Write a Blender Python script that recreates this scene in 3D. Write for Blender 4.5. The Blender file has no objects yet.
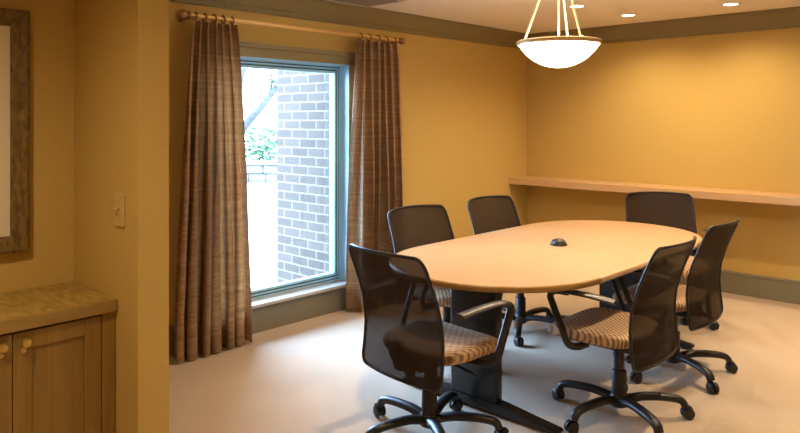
import bpy, bmesh, math, random
from mathutils import Vector, Matrix
random.seed(7)
S = bpy.context.scene
C = S.collection
PI = math.pi

# ------------------------------------------------------------------ helpers
def obj(name, bm, m=None, parent=None, smooth=False):
    me = bpy.data.meshes.new(name)
    bmesh.ops.recalc_face_normals(bm, faces=bm.faces)
    bm.to_mesh(me); bm.free()
    if m: me.materials.append(m)
    if smooth:
        for p in me.polygons: p.use_smooth = True
        me.set_sharp_from_angle(angle=math.radians(smooth if smooth is not True else 40))
    o = bpy.data.objects.new(name, me); C.objects.link(o)
    if parent: o.parent = parent
    return o

def tag(o, label=None, cat=None, group=None, kind=None):
    if label: o['label'] = label
    if cat: o['category'] = cat
    if group: o['group'] = group
    if kind: o['kind'] = kind
    return o

def thing(name, label, cat, loc=(0, 0, 0), rz=0, group=None):
    o = bpy.data.objects.new(name, None); C.objects.link(o)
    o.empty_display_size = .05
    o.location = loc; o.rotation_euler = (0, 0, rz)
    return tag(o, label, cat, group)

def struct(name, bm, m, smooth=False):
    return tag(obj(name, bm, m, None, smooth), kind='structure')

def B(): return bmesh.new()

def box(bm, x0, x1, y0, y1, z0, z1, bev=0, seg=2):
    r = bmesh.ops.create_cube(bm, size=1)
    vs = r['verts']
    for v in vs:
        v.co = Vector(((x0+x1)/2+v.co.x*(x1-x0), (y0+y1)/2+v.co.y*(y1-y0), (z0+z1)/2+v.co.z*(z1-z0)))
    if bev:
        es = list({e for v in vs for e in v.link_edges})
        bmesh.ops.bevel(bm, geom=es, offset=bev, segments=seg, affect='EDGES', profile=.5)
    return bm

def frames(pts):
    out = []
    n = len(pts)
    t0 = (pts[1]-pts[0]).normalized()
    up = Vector((0, 0, 1)) if abs(t0.z) < .9 else Vector((0, 1, 0))
    s = t0.cross(up).normalized()
    for i in range(n):
        t = (pts[min(i+1, n-1)]-pts[max(i-1, 0)]).normalized()
        s = (s - t*s.dot(t)).normalized()
        out.append((s, s.cross(t).normalized()))
    return out

def sweep(bm, pts, rad, n=10, rad2=None, closed=False, cap=True):
    """rad: number or list (sideways), rad2: number or list (other axis)"""
    pts = [Vector(p) for p in pts]
    m = len(pts)
    ra = rad if isinstance(rad, list) else [rad]*m
    rb = ra if rad2 is None else (rad2 if isinstance(rad2, list) else [rad2]*m)
    if closed:
        fr = []
        s = None
        for i in range(m):
            t = (pts[(i+1) % m]-pts[i-1]).normalized()
            if s is None:
                up = Vector((0, 1, 0)) if abs(t.y) < .9 else Vector((1, 0, 0))
                s = t.cross(up).normalized()
            s = (s-t*s.dot(t)).normalized()
            fr.append((s, s.cross(t).normalized()))
    else:
        fr = frames(pts)
    rings = []
    for i, p in enumerate(pts):
        s, u = fr[i]
        rings.append([bm.verts.new(p + s*(ra[i]*math.cos(2*PI*k/n)) + u*(rb[i]*math.sin(2*PI*k/n))) for k in range(n)])
    for i in range(m if closed else m-1):
        a, b = rings[i], rings[(i+1) % m]
        for k in range(n):
            bm.faces.new((a[k], a[(k+1) % n], b[(k+1) % n], b[k]))
    if cap and not closed:
        bm.faces.new(rings[0][::-1]); bm.faces.new(rings[-1])
    return bm

def lathe(bm, prof, n=24, M=None, cap=True):
    rings = []
    for r, z in prof:
        rings.append([Vector((r*math.cos(2*PI*k/n), r*math.sin(2*PI*k/n), z)) for k in range(n)])
    if M is not None: rings = [[M @ v for v in r] for r in rings]
    rings = [[bm.verts.new(v) for v in r] for r in rings]
    for a, b in zip(rings, rings[1:]):
        for k in range(n): bm.faces.new((a[k], a[(k+1) % n], b[(k+1) % n], b[k]))
    if cap:
        bm.faces.new(rings[0][::-1]); bm.faces.new(rings[-1])
    return bm

def prism(bm, poly, axis, a, b):
    """poly: 2-D outline; extruded along axis from a to b"""
    def mk(p, t):
        if axis == 'x': return Vector((t, p[0], p[1]))
        if axis == 'y': return Vector((p[0], t, p[1]))
        return Vector((p[0], p[1], t))
    v0 = [bm.verts.new(mk(p, a)) for p in poly]
    v1 = [bm.verts.new(mk(p, b)) for p in poly]
    n = len(poly)
    bm.faces.new(v0[::-1]); bm.faces.new(v1)
    for k in range(n): bm.faces.new((v0[k], v0[(k+1) % n], v1[(k+1) % n], v1[k]))
    return bm

def smooth_pts(pts, k=6):
    pts = [Vector(p) for p in pts]
    P = [pts[0]*2-pts[1]]+pts+[pts[-1]*2-pts[-2]]
    out = []
    for i in range(1, len(P)-2):
        a, b, c, d = P[i-1], P[i], P[i+1], P[i+2]
        for j in range(k):
            t = j/k
            out.append(.5*((2*b)+(c-a)*t+(2*a-5*b+4*c-d)*t*t+(-a+3*b-3*c+d)*t**3))
    out.append(pts[-1])
    return out

def copy_tree(o, parent=None):
    c = o.copy(); C.objects.link(c)
    if parent: c.parent = parent
    for ch in list(o.children): copy_tree(ch, c)
    return c

# ------------------------------------------------------------------ materials
def mat(name, col, rough=.6, metal=0, spec=.5, bump=None, emit=None):
    m = bpy.data.materials.new(name); m.use_nodes = True
    b = m.node_tree.nodes['Principled BSDF']
    b.inputs['Base Color'].default_value = (*col, 1)
    b.inputs['Roughness'].default_value = rough
    b.inputs['Metallic'].default_value = metal
    b.inputs['Specular IOR Level'].default_value = spec
    if emit:
        b.inputs['Emission Color'].default_value = (*emit[0], 1)
        b.inputs['Emission Strength'].default_value = emit[1]
    return m

def N(m, t, **kw):
    n = m.node_tree.nodes.new(t)
    for k, v in kw.items():
        if k in n.inputs: n.inputs[k].default_value = v
        else: setattr(n, k, v)
    return n
def L(m, a, b): m.node_tree.links.new(a, b)
def bsdf(m): return m.node_tree.nodes['Principled BSDF']

def coords(m, scale=(1, 1, 1), rot=(0, 0, 0)):
    tc = N(m, 'ShaderNodeTexCoord'); mp = N(m, 'ShaderNodeMapping')
    mp.inputs['Scale'].default_value = scale; mp.inputs['Rotation'].default_value = rot
    L(m, tc.outputs['Object'], mp.inputs['Vector'])
    return mp.outputs['Vector']

def ramp(m, fac, stops):
    r = N(m, 'ShaderNodeValToRGB')
    e = r.color_ramp.elements
    while len(e) < len(stops): e.new(.5)
    for k, (p, c) in enumerate(stops):
        e[k].position = p; e[k].color = (*c, 1)
    L(m, fac, r.inputs['Fac'])
    return r.outputs['Color']

def noise_mat(name, c1, c2, scale=(10, 10, 10), detail=4, rough=.6, spec=.4, bump=0, lo=.35, hi=.65, dist=0):
    m = mat(name, c1, rough, spec=spec)
    v = coords(m, scale)
    n = N(m, 'ShaderNodeTexNoise', Scale=1.0, Detail=detail, Distortion=dist)
    L(m, v, n.inputs['Vector'])
    L(m, ramp(m, n.outputs['Fac'], [(lo, c1), (hi, c2)]), bsdf(m).inputs['Base Color'])
    if bump:
        bp = N(m, 'ShaderNodeBump', Strength=bump, Distance=.01)
        L(m, n.outputs['Fac'], bp.inputs['Height']); L(m, bp.outputs['Normal'], bsdf(m).inputs['Normal'])
    return m

def wood_mat(name, c1, c2, grain=(3, 40, 40), rough=.4, spec=.4):
    m = mat(name, c1, rough, spec=spec)
    v = coords(m, grain)
    n = N(m, 'ShaderNodeTexNoise', Scale=1.0, Detail=5, Distortion=.6)
    L(m, v, n.inputs['Vector'])
    L(m, ramp(m, n.outputs['Fac'], [(.3, c1), (.7, c2)]), bsdf(m).inputs['Base Color'])
    return m

WALLC = (.57, .405, .128)
M_wall = noise_mat('gold_wall_paint', WALLC, (.55, .39, .122), (90, 90, 90), 2, .75, .2, .05)
M_ceil = noise_mat('ceiling_paint', (.88, .82, .76), (.86, .80, .74), (60, 60, 60), 2, .9, .1)
M_trim = mat('olive_trim_paint', (.225, .185, .09), .45, spec=.35)
M_base = mat('green_base_paint', (.22, .20, .145), .45, spec=.35)
M_carpet = noise_mat('carpet', (.52, .415, .305), (.64, .515, .39), (160, 160, 160), 4, .95, .05, .5)
M_winframe = mat('pale_aqua_window_frame', (.45, .76, .95), .35, spec=.4)
M_gasket = mat('dark_teal_gasket', (.01, .09, .14), .4)
M_sill = mat('sill_paint', (.52, .50, .46), .4)
M_maple = wood_mat('pale_maple', (.54, .345, .175), (.61, .40, .215), (2.5, 40, 40), .35)
M_table = wood_mat('maple_table_top', (.42, .255, .125), (.48, .295, .15), (30, 2.2, 30), .36, .55)
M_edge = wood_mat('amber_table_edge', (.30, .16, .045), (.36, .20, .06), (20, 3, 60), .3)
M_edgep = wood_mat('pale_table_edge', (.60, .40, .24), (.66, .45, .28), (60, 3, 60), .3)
M_black = mat('black_plastic', (.016, .014, .014), .42, spec=.45)
M_blackm = mat('black_metal', (.016, .016, .017), .3, spec=.5)
M_grayp = mat('worn_arm_plastic', (.05, .045, .042), .34, spec=.6)
M_bronze = mat('antique_bronze', (.36, .20, .09), .32, .85)
M_brass = mat('brass', (.62, .45, .13), .32, .85)
M_rodm = mat('brass_rod', (.80, .54, .20), .35, .7)
M_cab = wood_mat('cabinet_oak', (.23, .135, .025), (.30, .18, .04), (9, 40, 2.2), .45)
M_counter = noise_mat('speckled_laminate', (.28, .18, .04), (.47, .33, .09), (16, 50, 30), 6, .35, .4)
M_cedge = wood_mat('counter_edge_wood', (.28, .18, .05), (.34, .22, .065), (40, 4, 40), .4)
M_frame = noise_mat('distressed_gold_frame', (.10, .06, .012), (.24, .16, .05), (30, 60, 20), 6, .45, .4, .4, .35, .7, .8)
M_mat_board = mat('cream_board', (.72, .66, .50), .8)
M_switch = mat('almond_plate', (.60, .42, .17), .4)
M_canopy = mat('satin_brass', (.86, .70, .42), .35, .5)
M_rim = mat('brushed_bronze_rim', (.58, .40, .20), .35, .6)
M_white = mat('white_trim_ring', (.85, .8, .72), .5)
M_concrete = noise_mat('pale_paving', (.50, .48, .45), (.44, .42, .40), (2, 2, 2), 3, .9, .1)
M_bark = noise_mat('bark', (.035, .032, .03), (.06, .055, .05), (4, 4, 12), 4, .9, .1)
M_leaf = noise_mat('leaves', (.045, .085, .035), (.08, .12, .06), (6, 6, 6), 3, .8, .1)
M_stone = noise_mat('garden_stone', (.07, .065, .055), (.11, .10, .085), (5, 5, 5), 4, .9, .1)
M_louvre = mat('vent_louvre', (.30, .25, .21), .5)
M_vent = mat('vent_metal', (.55, .48, .42), .5)

def lamp_mat(name, col, s):
    m = mat(name, (.9, .85, .75), .5, emit=(col, s)); return m
M_bowl = lamp_mat('glowing_alabaster', (1, .80, .55), 20)
M_lens = lamp_mat('downlight_lens', (1, .84, .62), 14)

# glass
M_glass = bpy.data.materials.new('window_glass'); M_glass.use_nodes = True
nt = M_glass.node_tree; nt.nodes.remove(nt.nodes['Principled BSDF'])
g1 = N(M_glass, 'ShaderNodeBsdfTransparent'); g1.inputs['Color'].default_value = (.90, .95, .97, 1)
g2 = N(M_glass, 'ShaderNodeBsdfGlossy', Roughness=.02)
gf = N(M_glass, 'ShaderNodeFresnel', IOR=1.3)
gm = N(M_glass, 'ShaderNodeMixShader')
L(M_glass, gf.outputs[0], gm.inputs[0]); L(M_glass, g1.outputs[0], gm.inputs[1]); L(M_glass, g2.outputs[0], gm.inputs[2])
L(M_glass, gm.outputs[0], nt.nodes['Material Output'].inputs['Surface'])

# see-through woven mesh of the chair backs
M_mesh = mat('dark_woven_mesh', (.026, .016, .012), .7, spec=.15)
nt = M_mesh.node_tree
tr = N(M_mesh, 'ShaderNodeBsdfTransparent'); mx = N(M_mesh, 'ShaderNodeMixShader')
v = coords(M_mesh, (170, 170, 170))
wv = N(M_mesh, 'ShaderNodeTexNoise', Scale=1.0, Detail=2); L(M_mesh, v, wv.inputs['Vector'])
rm = N(M_mesh, 'ShaderNodeMapRange'); rm.inputs['To Min'].default_value = .91; rm.inputs['To Max'].default_value = .96
L(M_mesh, wv.outputs['Fac'], rm.inputs['Value']); L(M_mesh, rm.outputs[0], mx.inputs[0])
L(M_mesh, tr.outputs[0], mx.inputs[1]); L(M_mesh, bsdf(M_mesh).outputs[0], mx.inputs[2])
L(M_mesh, mx.outputs[0], nt.nodes['Material Output'].inputs['Surface'])

# woven zig-zag upholstery
M_seat = mat('zigzag_upholstery', (.4, .25, .12), .85, spec=.15)
v = coords(M_seat, (1, 1, 1), (0, 0, .7))
w1 = N(M_seat, 'ShaderNodeTexWave', Scale=15.0, Distortion=2.2, Detail=0.0); w1.inputs['Detail Scale'].default_value = 1.0
L(M_seat, v, w1.inputs['Vector'])
v2 = coords(M_seat, (1, 1, 1), (0, 0, -.65))
w2 = N(M_seat, 'ShaderNodeTexWave', Scale=11.0, Distortion=1.2, Detail=0.0); L(M_seat, v2, w2.inputs['Vector'])
mm = N(M_seat, 'ShaderNodeMath', operation='MULTIPLY_ADD'); mm.inputs[1].default_value = .35
L(M_seat, w2.outputs['Fac'], mm.inputs[0]); L(M_seat, w1.outputs['Fac'], mm.inputs[2])
L(M_seat, ramp(M_seat, mm.outputs[0], [(.15, (.19, .105, .055)), (.5, (.40, .25, .135)), (1, (.56, .40, .25))]), bsdf(M_seat).inputs['Base Color'])

# striped silk curtain
M_curt = mat('striped_silk', (.36, .2, .09), .6, spec=.3)
v = coords(M_curt, (3, 3, 55))
n1 = N(M_curt, 'ShaderNodeTexNoise', Scale=1.0, Detail=4); L(M_curt, v, n1.inputs['Vector'])
L(M_curt, ramp(M_curt, n1.outputs['Fac'], [(.3, (.36, .21, .10)), (.5, (.45, .275, .14)), (.7, (.55, .355, .195))]), bsdf(M_curt).inputs['Base Color'])
bsdf(M_curt).inputs['Sheen Weight'].default_value = .2

# bricks
M_brick = mat('grey_brown_brick', (.3, .25, .25), .9, spec=.1)
tc = N(M_brick, 'ShaderNodeTexCoord'); sx = N(M_brick, 'ShaderNodeSeparateXYZ'); cx = N(M_brick, 'ShaderNodeCombineXYZ')
L(M_brick, tc.outputs['Object'], sx.inputs[0])
ad = N(M_brick, 'ShaderNodeMath', operation='ADD'); L(M_brick, sx.outputs['X'], ad.inputs[0]); L(M_brick, sx.outputs['Y'], ad.inputs[1])
L(M_brick, ad.outputs[0], cx.inputs['X']); L(M_brick, sx.outputs['Z'], cx.inputs['Y'])
br = N(M_brick, 'ShaderNodeTexBrick', Scale=1.0)
br.inputs['Brick Width'].default_value = .222; br.inputs['Row Height'].default_value = .079
br.inputs['Mortar Size'].default_value = .0065; br.inputs['Mortar Smooth'].default_value = .1; br.inputs['Bias'].default_value = -.1
br.inputs['Color1'].default_value = (.048, .037, .029, 1); br.inputs['Color2'].default_value = (.064, .047, .036, 1)
br.inputs['Mortar'].default_value = (.115, .09, .066, 1)
L(M_brick, cx.outputs[0], br.inputs['Vector']); L(M_brick, br.outputs['Color'], bsdf(M_brick).inputs['Base Color'])

# ------------------------------------------------------------------ room
XW, YB, ZC = -4.06, 6.29, 2.42          # window wall, back wall, ceiling
XR, YF, XN = 1.3, -1.9, -2.84           # right wall, wall behind the camera, niche wall
PY0, PY1, PX = 1.094, 1.209, -2.284     # partition
WY0, WY1, WZ0, WZ1 = 2.38, 3.70, .197, 1.946

struct('floor', box(B(), XW-.2, XR+.12, YF-.12, YB+.12, -.12, 0), M_carpet)
struct('ceiling', box(B(), XW-.2, XR+.12, YF-.12, YB+.12, ZC, ZC+.12), M_ceil)
bm = B()
box(bm, XW-.2, XW, PY1, WY0, 0, ZC); box(bm, XW-.2, XW, WY1, YB, 0, ZC)
box(bm, XW-.2, XW, WY0, WY1, 0, WZ0); box(bm, XW-.2, XW, WY0, WY1, WZ1, ZC)
struct('wall_left', bm, M_wall)
struct('wall_back', box(B(), XW-.2, XR+.12, YB, YB+.12, 0, ZC), M_wall)
struct('wall_right', box(B(), XR, XR+.12, YF, YB, 0, ZC), M_wall)
struct('wall_front', box(B(), XN-.12, XR+.12, YF-.12, YF, 0, ZC), M_wall)
struct('wall_niche', box(B(), XN-.12, XN, YF, PY0, 0, ZC), M_wall)
struct('wall_partition', box(B(), XW-.2, PX, PY0, PY1, 0, ZC), M_wall)

# crown moulding: stepped profile, run along window wall and back wall
def crown_prof(d):  # (distance from wall, z)
    return [(0, ZC), (.085*d, ZC), (.085*d, ZC-.018), (.072*d, ZC-.03), (.06*d, ZC-.05), (.03*d, ZC-.115),
            (.018*d, ZC-.128), (.018*d, ZC-.158), (0, ZC-.158)]
struct('trim_1', prism(B(), [(XW+a, z) for a, z in crown_prof(1)], 'y', PY1, YB), M_trim)
struct('trim_2', prism(B(), [(YB-a, z) for a, z in crown_prof(1)], 'x', XW, XR), M_trim)
bp = [(0, 0), (.02, 0), (.02, .165), (.026, .168), (.026, .182), (.012, .19), (0, .19)]
struct('baseboard_left', prism(B(), [(XW+a, z) for a, z in bp], 'y', PY1, YB), M_base)
struct('baseboard_back', prism(B(), [(YB-a, z) for a, z in bp], 'x', XW, XR), M_base)

# window casing head + sill
hp = [(0, WZ1), (.03, WZ1), (.03, WZ1+.06), (.042, WZ1+.066), (.042, WZ1+.098), (0, WZ1+.098)]
struct('trim_3', prism(B(), [(XW+a, z) for a, z in hp], 'y', WY0-.05, WY1+.08), M_trim)
bm = B(); box(bm, XW-.13, XW+.05, WY0-.03, WY1+.03, WZ0-.012, WZ0+.012, .004)
struct('trim_4', bm, M_sill)
# side jambs
bm = B(); box(bm, XW-.13, XW+.002, WY1-.006, WY1, WZ0+.012, WZ1); box(bm, XW-.13, XW+.002, WY0, WY0+.006, WZ0+.012, WZ1)
box(bm, XW-.13, XW+.002, WY0, WY1, WZ1-.006, WZ1)
struct('trim_5', bm, M_winframe)
# window frame: nested rings
win = thing('window_1', None, None); tag(win, kind='structure')
def ring(bm, x0, x1, y0, y1, z0, z1, w):
    box(bm, x0, x1, y0, y0+w, z0, z1); box(bm, x0, x1, y1-w, y1, z0, z1)
    box(bm, x0, x1, y0+w, y1-w, z0, z0+w); box(bm, x0, x1, y0+w, y1-w, z1-w, z1)
y0, y1, z0, z1 = WY0+.006, WY1-.006, WZ0+.012, WZ1-.006
xg = XW-.13
bm = B(); ring(bm, xg-.04, xg+.030, y0, y1, z0, z1, .008)
ring(bm, xg-.04, xg+.028, y0+.018, y1-.018, z0+.018, z1-.018, .012)
ring(bm, xg-.03, xg+.026, y0+.042, y1-.042, z0+.042, z1-.042, .018)
obj('window_frame', bm, M_winframe, win)
bm = B(); ring(bm, xg-.04, xg+.022, y0+.008, y1-.008, z0+.008, z1-.008, .010)
ring(bm, xg-.04, xg+.020, y0+.030, y1-.030, z0+.030, z1-.030, .012)
obj('window_gasket', bm, M_gasket, win)
obj('window_pane', box(B(), xg-.014, xg-.008, y0+.055, y1-.055, z0+.055, z1-.055), M_glass, win)

# ------------------------------------------------------------------ curtains
ROD_X, ROD_Z = -3.905, 2.165
rod = thing('curtain_rod', 'brass curtain rod with round ball finials above the window', 'curtain rod', (ROD_X, 2.19, ROD_Z))
RL = 1.935
bm = B(); sweep(bm, [(0, 0, 0), (0, RL, 0)], .0135, 14); obj('rod', bm, M_rodm, rod, True)
def finial(y, s):
    bm = B()
    prof = [(.001, -.001), (.013, 0), (.013, .008), (.021, .012), (.021, .02), (.012, .026), (.012, .034)]
    R = .031
    prof += [(max(.001, R*math.sin(a)), .034+R*.9-R*math.cos(a)) for a in [k*PI/12 for k in range(2, 13)]]
    M = Matrix.Translation((0, y, 0)) @ Matrix.Rotation(-s*PI/2, 4, 'X')
    lathe(bm, prof, 20, M)
    return obj('finial', bm, M_bronze, rod, True)
finial(0.03, -1); finial(RL-.03, 1)
for y in (.035, RL-.045):
    bm = B(); sweep(bm, [(XW-ROD_X+.001, y, -.008), (-.03, y, -.018), (0, y, -.014)], .008, 8)
    box(bm, XW-ROD_X, XW-ROD_X+.008, y-.02, y+.02, -.028, .03, .002)
    obj('rod_bracket', bm, M_bronze, rod, True)

def curtain(name, label, yt0, yt1, yb0, yb1, folds, seed):
    rnd = random.Random(seed)
    ph = rnd.random()*6
    nu, nv = folds*14, 40
    bm = B()
    zt, zb = ROD_Z-.033, .006
    amps = [rnd.uniform(.75, 1.2) for _ in range(folds+2)]
    g = []
    for j in range(nv+1):
        v = j/nv
        z = zt+(zb-zt)*v
        row = []
        e = min(1, v*1.15)**.75
        for i in range(nu+1):
            u = i/nu
            w = 2*PI*folds*u+ph
            a = amps[int(u*folds)]*(1-(u*folds % 1))+amps[int(u*folds)+1]*(u*folds % 1)
            d = .026+.034*min(1, v*2.0)
            x = d*a*math.sin(w+.5*math.sin(v*2.3+seed))+.008*math.sin(w*.37+v*4)
            uu = u+(.028+.008*v)*math.sin(w*2+.9+v*1.1)+.02*math.sin(w*.5+v*1.5)*v
            y = (yt0+(yt1-yt0)*uu)*(1-e)+(yb0+(yb1-yb0)*uu)*e
            zz = z+(.008*abs(math.sin(w*.5)) if v > .97 else 0)
            row.append(bm.verts.new((x, y, zz)))
        g.append(row)
    for j in range(nv):
        for i in range(nu):
            bm.faces.new((g[j][i], g[j][i+1], g[j+1][i+1], g[j+1][i]))
    bmesh.ops.solidify(bm, geom=bm.faces[:], thickness=.003)
    t = thing(name, label, 'curtain', (ROD_X, 0, 0), 0, 'striped brown curtains at the window')
    obj('drape', bm, M_curt, t, 70)
    for k in range(5):
        y = yt0+(yt1-yt0)*(.06+.88*k/4)
        bm = B()
        sweep(bm, [(.024*math.cos(a), y+.004*math.sin(a*1+k), ROD_Z-.005+.024*math.sin(a)) for a in [2*PI*q/20 for q in range(20)]], .0055, 8, closed=True)
        sweep(bm, [(0, y, ROD_Z-.022), (0, y, ROD_Z-.031)], .005, 8)
        o_ = obj('curtain_ring', bm, M_bronze, rod, True); o_.location = (0, -2.19, -ROD_Z)
    return t
curtain('curtain', 'brown striped curtain on the left of the window, next to the partition', 2.225, 2.535, 2.11, 2.645, 6, 3)
curtain('curtain', 'brown striped curtain on the right of the window, nearer the corner', 3.65, 4.09, 3.60, 4.17, 6, 5)

# ------------------------------------------------------------------ shelf along the back wall
bm = B(); box(bm, XW, XR, YB-.345, YB, .838, .903, .003)
tag(obj('wall_shelf', bm, M_maple), 'long thick pale maple shelf running along the back gold wall', 'shelf')

# ------------------------------------------------------------------ niche: cabinet, counter, frame, switch
CF = -2.456
cab = thing('cabinet', 'wooden cabinet with panelled doors and brass knobs under the countertop', 'cabinet', (XN, .2, 0))
ox, oy = XN, .2
y_l, y_r = -.55, PY0-.003
bm = B()
box(bm, 0.002, CF-ox-.02, y_l-oy, y_r-oy, .09, .812); box(bm, 0.002, CF-ox-.07, y_l-oy, y_r-oy, 0, .09)
box(bm, CF-ox-.02, CF-ox, 1.043-oy, y_r-oy, .09, .812, .002)
obj('body', bm, M_cab, cab)
def door(ya, yb, knob_y):
    bm = B()
    w = .058; x1 = CF-ox; x0 = x1-.02
    z0, z1 = .1, .80
    box(bm, x0, x1, ya, ya+w, z0, z1, .002); box(bm, x0, x1, yb-w, yb, z0, z1, .002)
    box(bm, x0, x1, ya+w, yb-w, z1-w, z1, .002); box(bm, x0, x1, ya+w, yb-w, z0, z0+w, .002)
    box(bm, x0, x1-.009, ya+w, yb-w, z0+w, z1-w)
    d = obj('door', bm, M_cab, cab)
    M = Matrix.Translation((x1, knob_y, .768)) @ Matrix.Rotation(PI/2, 4, 'Y')
    bm = B(); lathe(bm, [(.008, 0), (.006, .003), (.005, .012), (.012, .017), (.0155, .023), (.013, .029), (.005, .032)], 18, M)
    obj('knob', bm, M_brass, d, True)
    M2 = Matrix.Translation((x1, knob_y-.002, .738)) @ Matrix.Rotation(PI/2, 4, 'Y')
    bm = B(); lathe(bm, [(.0085, 0), (.0085, .004), (.006, .006), (.001, .006)], 16, M2)
    obj('lock', bm, M_brass, d, True)
for ya, yb, ky in [(.753, 1.040, .786), (.463, .750, .717), (.173, .460, .206), (-.117, .170, .137), (-.407, -.120, -.374)]:
    door(ya-oy, yb-oy, ky-oy)
ct = thing('countertop', 'speckled tan countertop with wood edge on the cabinet in the niche', 'countertop', (XN, .2, .812))
bm = B(); box(bm, 0.002, CF-ox+.004, y_l-oy, y_r-oy, .0005, .042, .002); obj('slab', bm, M_counter, ct)
bm = B(); box(bm, CF-ox+.004, CF-ox+.018, y_l-oy, y_r-oy, -.002, .042, .003); obj('front_edge', bm, M_cedge, ct)

fr = thing('framed_picture', 'pale cream board in a wide distressed gold frame above the counter', 'picture', (XN, .45, 1.003))
fy0, fy1, fz = .05-.45, .919-.45, 1.917-1.003
bm = B()
w = .063
for a in range(4):
    # mitred members with a raised outer lip
    pass
def member(bm, A, Bp, inn, lip):
    A, Bp, inn = Vector(A), Vector(Bp), Vector(inn)
    d = (Bp-A).normalized()
    prof = [(0, .001), (0, .036), (.012, .04), (.03, .033), (.052, .03), (w, .022), (w, .001)]
    v0 = []; v1 = []
    for o, h in prof:
        v0.append(bm.verts.new(A+inn*o+d*o+Vector((h, 0, 0)))); v1.append(bm.verts.new(Bp+inn*o-d*o+Vector((h, 0, 0))))
    n = len(prof)
    bm.faces.new(v0); bm.faces.new(v1[::-1])
    for k in range(n): bm.faces.new((v0[k], v0[(k+1) % n], v1[(k+1) % n], v1[k]))
member(bm, (0, fy0, 0), (0, fy1, 0), (0, 0, 1), 0); member(bm, (0, fy0, fz), (0, fy1, fz), (0, 0, -1), 0)
member(bm, (0, fy0, 0), (0, fy0, fz), (0, 1, 0), 0); member(bm, (0, fy1, 0), (0, fy1, fz), (0, -1, 0), 0)
obj('frame', bm, M_frame, fr)
obj('board', box(B(), .002, .014, fy0+w-.01, fy1-w+.01, w-.01, fz-w+.01), M_mat_board, fr)

sw = thing('light_switch', 'almond toggle light switch plate on the partition wall above the counter', 'light switch', (-2.417, PY0, 1.178))
bm = B(); box(bm, -.035, .035, -.009, -.0005, -.059, .059, .003, 2); obj('plate', bm, M_switch, sw)
bm = B(); prism(bm, [(-.020, -.003), (-.007, -.012), (-.007, .012)], 'x', -.005, .005)
box(bm, -.005, 0.005, -.026, -.007, -.002, .010, .002); obj('toggle', bm, M_switch, sw)
for z in (-.03, .03):
    M = Matrix.Translation((0, -.009, z)) @ Matrix.Rotation(PI/2, 4, 'X')
    bm = B(); lathe(bm, [(.0035, -.001), (.0035, .001), (.001, .0015)], 10, M); obj('screw', bm, M_brass, sw)

# ------------------------------------------------------------------ conference table
TX, TY, TL, TW, TZ = -2.170, 3.715, 1.23, .602, .735
tab = thing('conference_table', 'long racetrack-shaped maple conference table on dark pedestal legs', 'table', (TX, TY, 0))
def track(off, side=None, n=26):
    r = TW+off; c = TL-TW
    P = []
    for k in range(n+1):
        a = -PI/2 + PI*k/n + PI/2
        P.append((r*math.cos(a), c+r*math.sin(a)))
    for k in range(n+1):
        a = PI + PI*k/n
        P.append((r*math.cos(a), -c+r*math.sin(a)))
    return P
bm = B()
rings = []
for off, z in [(-.012, TZ-.03), (-.012, TZ-.004), (-.0135, TZ)]:
    rings.append([bm.verts.new((x, y, z)) for x, y in track(off)])
n = len(rings[0])
for a, b in zip(rings, rings[1:]):
    for k in range(n): bm.faces.new((a[k], a[(k+1) % n], b[(k+1) % n], b[k]))
bm.faces.new(rings[0][::-1]); bm.faces.new(rings[-1])
top = obj('tabletop', bm, M_table, tab)
c = TL-TW
def band(path, m):
    bm = B()
    prof = [(-.0125, -.03), (-.003, -.0295), (0, -.024), (.0005, -.015), (-.001, -.005), (-.006, 0), (-.0125, 0)]
    rows = []
    for (x, y, nx, ny) in path:
        rows.append([bm.verts.new((x+nx*o, y+ny*o, TZ+z)) for o, z in prof])
    q = len(prof)
    for a, b in zip(rows, rows[1:]):
        for k in range(q): bm.faces.new((a[k], a[(k+1) % q], b[(k+1) % q], b[k]))
    bm.faces.new(rows[0][::-1]); bm.faces.new(rows[-1])
    obj('edge_band', bm, m, top, 60)
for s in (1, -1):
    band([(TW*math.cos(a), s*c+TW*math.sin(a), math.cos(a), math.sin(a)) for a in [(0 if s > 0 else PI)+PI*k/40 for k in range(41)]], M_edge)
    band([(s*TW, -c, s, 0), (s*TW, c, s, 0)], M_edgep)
for s in (-1, 1):
    y = s*.84
    p = thing('pedestal', None, None); p.parent = tab
    C.objects.unlink(p); bpy.data.objects.remove(p)
    bm = B(); box(bm, -.15, .15, y-.03, y+.03, .05, TZ-.055, .012, 3)
    ped = obj('pedestal', bm, M_blackm, tab, 30)
    bm = B()
    prism(bm, [(-.50, .012), (.50, .012), (.50, .03), (.18, .062), (-.18, .062), (-.50, .03)], 'y', y-.035, y+.035)
    bmesh.ops.bevel(bm, geom=bm.edges[:], offset=.006, segments=2, affect='EDGES')
    for xx in (-.45, .45): lathe(bm, [(.02, 0), (.02, .014)], 14, Matrix.Translation((xx, y, 0)))
    obj('foot', bm, M_blackm, ped, 30)
    bm = B(); box(bm, -.38, .38, y-.035, y+.035, TZ-.057, TZ-.0305, .004); obj('top_bracket', bm, M_blackm, ped)
bm = B(); box(bm, -.02, .02, -.81, .81, TZ-.10, TZ-.058, .004); obj('stretcher', bm, M_blackm, tab)

# puck on the table
pk = thing('conference_microphone', 'small black dome-shaped microphone puck at the centre of the table', 'microphone', (TX, TY, TZ+.0003))
bm = B(); lathe(bm, [(.05, 0), (.052, .006), (.051, .010), (.046, .013)], 28); obj('base_ring', bm, M_black, pk, True)
bm = B(); lathe(bm, [(.046, .012), (.042, .024), (.033, .033), (.020, .038), (.001, .039)], 12); obj('dome', bm, M_black, pk)

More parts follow.
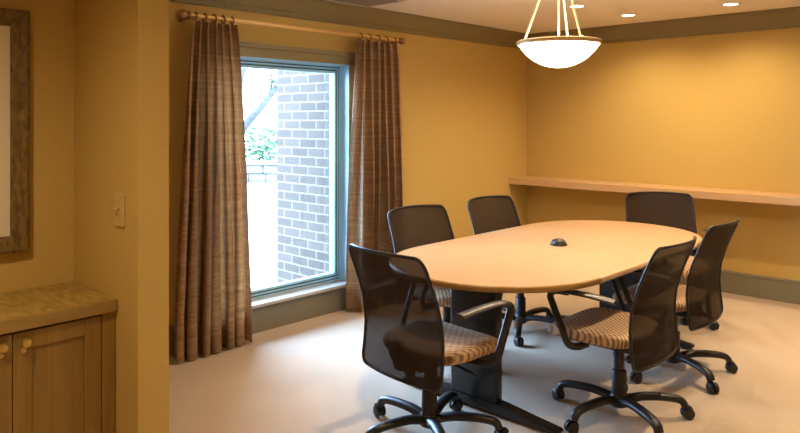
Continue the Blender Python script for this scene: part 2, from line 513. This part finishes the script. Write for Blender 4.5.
# ------------------------------------------------------------------ office chairs (built facing +Y)
def make_chair():
    t = thing('office_chair', 'x', 'office chair', group='black mesh-backed office chairs around the table')
    # star base
    bm = B()
    lathe(bm, [(.030, .055), (.044, .063), (.048, .085), (.046, .110), (.038, .122)], 20)
    for k in range(5):
        a = 2*PI*k/5
        d = Vector((math.cos(a), math.sin(a), 0))
        pts = smooth_pts([d*.03+Vector((0, 0, .092)), d*.12+Vector((0, 0, .108)), d*.235+Vector((0, 0, .106)), d*.305+Vector((0, 0, .092)), d*.327+Vector((0, 0, .062))], 5)
        m = len(pts)
        sweep(bm, pts, [.031-.008*i/(m-1) for i in range(m)], 10, [.021-.003*i/(m-1) for i in range(m)])
    base = obj('base', bm, M_black, t, 50)
    for k in range(5):
        a = 2*PI*k/5
        d = Vector((math.cos(a), math.sin(a), 0)); sd = Vector((-d.y, d.x, 0))
        ctr = d*.327+Vector((0, 0, .0285))
        sw_ = .7*(k*1.7 % 2-1)
        ax = (sd*math.cos(sw_)+d*math.sin(sw_)).normalized(); fw = ax.cross(Vector((0, 0, 1)))
        R = Matrix((ax, fw, Vector((0, 0, 1)))).transposed().to_4x4()
        Mx = Matrix.Translation(ctr+fw*.012) @ R @ Matrix.Rotation(PI/2, 4, 'Y')
        bm = B()
        for s in (-1, 1):
            lathe(bm, [(.012, s*.006), (.026, s*.006), (.0282, s*.010), (.0282, s*.022), (.022, s*.026), (.004, s*.026)], 18, Mx)
        lathe(bm, [(.006, -.012), (.006, .012)], 8, Mx)
        lathe(bm, [(.0065, .0), (.0065, .05)], 8, Matrix.Translation(ctr))
        # hood over the wheels
        hood = []
        for q in range(9):
            an = PI*.05+PI*.9*q/8
            hood.append(ctr+fw*(.012+.0285*math.cos(an))+Vector((0, 0, .030*math.sin(an))))
        sweep(bm, hood, .016, 8, .004)
        obj('caster', bm, M_black, base, 50)
    # gas column
    bm = B(); lathe(bm, [(.038, .10), (.036, .235), (.032, .242), (.026, .246), (.026, .375)], 20); obj('gas_column', bm, M_black, t, True)
    # mechanism with lever and tension knob
    bm = B(); box(bm, -.075, .075, -.13, .11, .352, .392, .012, 2); mech = obj('tilt_mechanism', bm, M_black, t, 30)
    bm = B(); sweep(bm, [(.07, .03, .372), (.16, .04, .366), (.235, .045, .352)], .006, 8); sweep(bm, [(.20, .043, .36), (.262, .047, .345)], .010, 8, .005)
    obj('lever', bm, M_black, mech, True)
    bm = B(); lathe(bm, [(.012, 0), (.012, -.018), (.024, -.02), (.026, -.045), (.018, -.05)], 14, Matrix.Translation((-.045, -.085, .355)))
    obj('tension_knob', bm, M_black, mech, True)
    # seat cushion: superellipse rings, waterfall front
    def ring_(bm, hx, hy, z, e=3.6, n=44, cy=.085):
        out = []
        for k in range(n):
            a = 2*PI*k/n
            ca, sa = math.cos(a), math.sin(a)
            x = hx*math.copysign(abs(ca)**(2/e), ca); y = hy*math.copysign(abs(sa)**(2/e), sa)
            dz = -.030*max(0, (y-.10)/.14)**2 + .010*(x/.25)**2
            out.append(bm.verts.new((x, y+cy, z+dz)))
        return out
    def stack(prof):
        bm = B()
        rs = [ring_(bm, *p) for p in prof]
        for a, b in zip(rs, rs[1:]):
            m = len(a)
            for k in range(m): bm.faces.new((a[k], a[(k+1) % m], b[(k+1) % m], b[k]))
        bm.faces.new(rs[0][::-1]); bm.faces.new(rs[-1])
        return bm
    seat = obj('seat', stack([(.225, .215, .405), (.243, .233, .412), (.250, .240, .430), (.248, .238, .450), (.236, .226, .463), (.205, .195, .468), (.12, .115, .466), (.02, .02, .465)]), M_seat, t, 60)
    obj('seat_pan', stack([(.15, .15, .392), (.205, .195, .396), (.228, .218, .408), (.20, .19, .41)]), M_black, seat, 60)
    # arms
    for s in (-1, 1):
        bm = B()
        pts = smooth_pts([(s*.16, .09, .389), (s*.24, .10, .392), (s*0.307, .115, .42), (s*0.320, .145, .50), (s*0.322, .190, .60), (s*0.322, .203, .642), (s*0.322, .175, .664), (s*0.322, .11, .668)], 6)
        sweep(bm, pts, .013, 10, .019)
        arm = obj('armrest', bm, M_black, t, 50)
        bm = B()
        pts = smooth_pts([(s*0.322, .190, .655), (s*0.322, .155, .672), (s*0.321, .06, .676), (s*0.319, -.04, .672), (s*0.317, -.135, .664)], 5)
        m = len(pts)
        sweep(bm, pts, [.016+.012*min(1, i/6) for i in range(m)], 12, [.012]*m)
        obj('arm_pad', bm, M_grayp, arm, 50)
    # backrest
    def bk(u, v):
        yk = [-.212, -.203, -.200, -.213, -.245, -.288, -.335]
        q = v*6; i = min(5, int(q)); f = q-i
        y = yk[i]*(1-f)+yk[i+1]*f
        w_ = .262-.012*v
        if v > .90: w_ *= 1-.15*(1-math.sqrt(max(0, 1-((v-.90)/.10)**2)))
        if v < .08: w_ *= 1-.12*(1-math.sqrt(max(0, 1-((.08-v)/.08)**2)))
        y += .052*u*u*(.55+.45*v)
        return Vector((u*w_, y-.012, .340+.585*v-.006*u*u*v))
    vs_ = [0, .01, .03, .055, .08]+[.08+.8*k/20 for k in range(1, 21)]+[.905, .93, .955, .975, .99, 1]
    us_ = [-1+2*k/20 for k in range(21)]
    bm = B()
    g = [[bm.verts.new(bk(u, v)) for u in us_] for v in vs_]
    for a, b in zip(g, g[1:]):
        for k in range(20): bm.faces.new((a[k], a[k+1], b[k+1], b[k]))
    panel_bm = bm
    loop = [bk(u, 0) for u in us_]+[bk(1, v) for v in vs_[1:]]+[bk(u, 1) for u in us_[::-1][1:]]+[bk(-1, v) for v in vs_[::-1][1:-1]]
    bm = B(); sweep(bm, loop, .0075, 8, closed=True)
    back = obj('backrest', bm, M_black, t, 60)
    obj('mesh_panel', panel_bm, M_mesh, back, True)
    # spine from mechanism up to the lower frame
    bm = B(); sweep(bm, smooth_pts([(0, -.10, .372), (0, -.16, .366), (0, -.203, .38), (0, -.203, .43), (0, -.200, .50)], 5), .03, 10, .009)
    obj('back_support', bm, M_black, t, 50)
    return t
chair = make_chair()
D = math.radians
CH = [(-2.115, 2.44, -4, 40, 'black mesh office chair at the near end of the table, its back to the camera'),
      (-1.565, 3.27, 90, 22, 'black mesh office chair nearest the camera on the right side of the table'),
      (-1.615, 4.09, 90, 22, 'black mesh office chair on the right side of the table, farther from the camera'),
      (-2.74, 3.33, -97, 30, 'black mesh office chair on the window side of the table, beside the right curtain'),
      (-2.72, 4.13, -95, 35, 'black mesh office chair on the window side of the table, nearer the room corner'),
      (-2.06, 5.10, 215, 0, 'black mesh office chair at the far end of the table, facing the camera')]
first = True
protos = [chair]+[copy_tree(chair) for _ in CH[1:]]
for o, (x, y, a, br_, lab) in zip(protos, CH):
    o.location = (x, y, 0); o.rotation_euler = (0, 0, D(a)); o['label'] = lab
    for ch in o.children:
        if ch.name.split('.')[0] == 'base': ch.rotation_euler = (0, 0, D(br_))

# ------------------------------------------------------------------ pendant lamp
PZ = 1.975
pen = thing('pendant_lamp', 'glowing white alabaster bowl pendant lamp hanging over the table', 'pendant lamp', (TX, TY, ZC))
R = .247
HB = .150; RHO = (R*R+HB*HB)/(2*HB)
prof = [(max(.001, R*k/18), -(math.sqrt(RHO*RHO-(R*k/18)**2)-(RHO-HB))) for k in range(19)]
inner = [(max(.001, r-.006), z+.006) for r, z in prof[::-1]]
bm = B(); lathe(bm, prof+inner, 48, Matrix.Translation((0, 0, PZ-ZC)), cap=False); obj('bowl', bm, M_bowl, pen, True)
bm = B(); lathe(bm, [(R-.004, -.012), (R+.004, -.014), (R+.010, -.006), (R+.010, .008), (R+.004, .014), (R-.004, .014), (R-.004, -.012)], 48, Matrix.Translation((0, 0, PZ-ZC)), cap=False)
obj('rim', bm, M_rim, pen, 30)
camdir = Vector((-.6869, .7266, 0)); camr = Vector((.7268, .6869, 0))
for a in (D(172), D(-66), D(60)):
    d = camr*math.cos(a)+camdir*math.sin(a)
    bm = B(); sweep(bm, [d*(R*.87)+Vector((0, 0, PZ-ZC)), d*.058+Vector((0, 0, -.018))], .0065, 8)
    sweep(bm, [d*(R*.87)+Vector((0, 0, PZ-ZC-.005)), d*(R*.87)+Vector((0, 0, PZ-ZC+.025))], .011, 10)
    obj('suspension_rod', bm, M_canopy, pen, True)
bm = B(); sweep(bm, [(0, 0, -.018), (0, 0, PZ-ZC-.02)], .0065, 10); lathe(bm, [(.03, PZ-ZC-.03), (.03, PZ-ZC-.012), (.01, PZ-ZC-.005)], 16)
obj('stem', bm, M_canopy, pen, True)
bm = B(); lathe(bm, [(.075, 0), (.075, -.008), (.06, -.022), (.015, -.03)], 28); obj('canopy', bm, M_canopy, pen, True)

# ------------------------------------------------------------------ recessed downlights
LIT = (1.0, .75, .47)
def downlight(x, y, label, power, spot=150, group='recessed downlights in the ceiling'):
    t = thing('downlight', label, 'downlight', (x, y, ZC), 0, group)
    bm = B(); lathe(bm, [(.052, -.0005), (.078, -.0005), (.078, -.005), (.070, -.009), (.052, -.006), (.052, -.0005)], 32, cap=False); obj('trim_ring', bm, M_white, t, True)
    bm = B(); lathe(bm, [(.052, -.0012), (.052, -.004), (.001, -.0045)], 24); obj('lens', bm, M_lens, t)
    ld = bpy.data.lights.new('downlight_bulb', 'SPOT'); ld.energy = power; ld.color = LIT
    ld.spot_size = D(spot); ld.spot_blend = .7; ld.shadow_soft_size = .045
    lo = bpy.data.objects.new('downlight_bulb', ld); C.objects.link(lo); lo.location = (0, 0, -.03); lo.parent = t
downlight(-2.727, 4.95, 'round recessed downlight just right of the pendant lamp rods', 45)
downlight(-2.636, 5.68, 'round recessed ceiling downlight near the back wall, middle one of the visible three', 34)
downlight(-1.80, 5.70, 'round recessed ceiling downlight near the back wall, rightmost of the visible three', 34)
for x, y, p, sp in [(-1.80, 4.95, 45, 150), (-.95, 4.3, 125, 100), (-.9, 2.6, 42, 150), (-2.2, 2.85, 95, 70), (-3.2, 3.1, 18, 150), (-1.6, .1, 62, 150), (.2, -.9, 50, 150)]:  # unseen extra downlights, added to brighten table, floor, niche and walls
    downlight(x, y, 'added round fill downlight in the ceiling, out of view', p, sp)

# ceiling vent
vt = thing('ceiling_vent', 'square louvred air vent in the ceiling above the window curtain', 'vent', (-3.76, 3.60, ZC))
bm = B()
for s in (-1, 1):
    box(bm, s*.2-.02, s*.2+.02, -.22, .22, -.008, -.0003); box(bm, -.18, .18, s*.2-.02, s*.2+.02, -.008, -.0003)
obj('vent_frame', bm, M_vent, vt)
bm = B()
for k in range(9):
    y = -.16+.04*k
    prism(bm, [(y-.014, -.0015), (y-.012, -.0005), (y+.014, -.012), (y+.012, -.013)], 'x', -.18, .18)
obj('louvre', bm, M_louvre, vt)

# ------------------------------------------------------------------ outside the window
struct('ground', box(B(), -40, XW-.2, -20, 40, -.3, -.1), M_concrete)
bm = B(); box(bm, -5.05, XW-.2, 3.72, 6.6, -.1, 4.2); struct('wall_exterior', bm, M_brick)
fw = Vector((-.6869, .7266, 0)); rt = Vector((.7268, .6869, 0))
def pix(x, y, d):
    return fw*d+rt*((x-400)/682*d)+Vector((0, 0, 1.5-(y-120.5)*d/682))
# low stone wall
o = pix(262, 180, 17.8); o.z = -.1
gw = thing('garden_wall', 'low grey stone wall outside beyond the white paving', 'wall', o, D(43.4))
bm = B()
for row in range(2):
    x = -4.0
    while x < 4:
        w_ = random.uniform(.32, .62)
        box(bm, x, x+w_-.008, -.2, .2, .0+row*.22, .21+row*.22, .035, 2); x += w_
obj('stones', bm, M_stone, gw, 50)
bm = B(); box(bm, -4.02, 4.02, -.23, .23, .44, .52, .02); obj('coping', bm, M_stone, gw)

def leaves(bm, centre, rx, ry, rz_, n, size, rnd):
    for _ in range(n):
        while True:
            p = Vector((rnd.uniform(-1, 1), rnd.uniform(-1, 1), rnd.uniform(-1, 1)))
            if p.length <= 1: break
        p = Vector((p.x*rx, p.y*ry, p.z*rz_))+centre
        q = Matrix.Rotation(rnd.uniform(0, 6.28), 3, 'Z') @ Matrix.Rotation(rnd.uniform(-1.2, 1.2), 3, 'X')
        s = size*rnd.uniform(.6, 1.3)
        vs = [bm.verts.new(p+q @ Vector(c_)*s) for c_ in ((-.5, 0, 0), (0, -.28, .06), (.6, 0, 0), (0, .28, .06))]
        bm.faces.new(vs)
rnd = random.Random(4)
for k, (dx, lab) in enumerate([(-1.5, 'leafy green shrub outside behind the stone wall, hidden partly by left curtain'), (.05, 'leafy green shrub outside behind the stone wall, beside the brick corner')]):
    o = pix(262, 150, 19.2)+rt*dx; o.z = -.1
    t = thing('shrub', lab, 'shrub', o, 0, 'shrubs behind the garden wall')
    bm = B(); leaves(bm, Vector((0, 0, .95)), 1.0, .6, .55, 700, .16, rnd); obj('foliage', bm, M_leaf, t)
    bm = B()
    for q in range(5):
        a = q*1.26
        sweep(bm, [(0.05*math.cos(a), .05*math.sin(a), 0), (.35*math.cos(a), .3*math.sin(a), .9)], [.025, .01], 6)
    obj('stem', bm, M_bark, t)
o = pix(228, 150, 20.5); o.z = -.1
tr_ = thing('tree', 'leaning tree outside the window with a forked grey trunk and sparse leaves', 'tree', o)
bm = B()
P0 = Vector((0, 0, 0)); base_w = o
def loc(x, y, d=20.5): return pix(x, y, d)-base_w
sweep(bm, smooth_pts([(0, 0, 0), loc(236, 140), loc(250, 120), loc(264, 104), loc(277, 86), loc(292, 60)], 4), [.16-.09*i/20 for i in range(21)], 10)
sweep(bm, smooth_pts([loc(236, 140), loc(236, 110), loc(243, 70), loc(252, 30)], 4), [.12-.05*i/12 for i in range(13)], 8)
sweep(bm, smooth_pts([loc(268, 98), loc(272, 82), loc(271, 66), loc(275, 40)], 4), [.05-.02*i/12 for i in range(13)], 8)
obj('trunk', bm, M_bark, tr_, True)
bm = B()
for (x, y, r_, n_) in [(273, 84, .22, 40), (262, 100, .16, 22), (245, 66, .35, 40), (262, 20, .9, 120), (292, 30, .9, 120), (230, 20, .9, 120)]:
    leaves(bm, loc(x, y), r_, r_, r_, n_, .14, rnd)
obj('foliage', bm, M_leaf, tr_)

# ------------------------------------------------------------------ light
w = bpy.data.worlds.new('sky'); S.world = w; w.use_nodes = True
bg = w.node_tree.nodes['Background']
bg.inputs['Color'].default_value = (.44, .65, 1.0, 1); bg.inputs['Strength'].default_value = 50
pd = bpy.data.lights.new('window_portal', 'AREA'); pd.shape = 'RECTANGLE'; pd.size = WZ1-WZ0; pd.size_y = WY1-WY0
pd.cycles.is_portal = True
po = bpy.data.objects.new('window_portal', pd); C.objects.link(po)
po.location = (XW-.19, (WY0+WY1)/2, (WZ0+WZ1)/2); po.rotation_euler = (0, -PI/2, 0)

# ------------------------------------------------------------------ camera
cd = bpy.data.cameras.new('camera'); cd.sensor_width = 36; cd.lens = 682/800*36; cd.shift_y = -96/800
cd.clip_start = .05; cd.clip_end = 200
co = bpy.data.objects.new('camera', cd); C.objects.link(co)
co.location = (0, 0, 1.5); co.rotation_euler = (PI/2, 0, math.atan2(.6869, .7266))
S.camera = co
S.view_settings.view_transform = 'Standard'; S.view_settings.look = 'None'
S.view_settings.exposure = .1; S.view_settings.gamma = 1; S.view_settings.use_curve_mapping = False
S.cycles.max_bounces = 10; S.cycles.diffuse_bounces = 6; S.cycles.transparent_max_bounces = 12
S.cycles.sample_clamp_indirect = 6; S.cycles.caustics_reflective = False; S.cycles.caustics_refractive = False
S.cycles.use_denoising = True
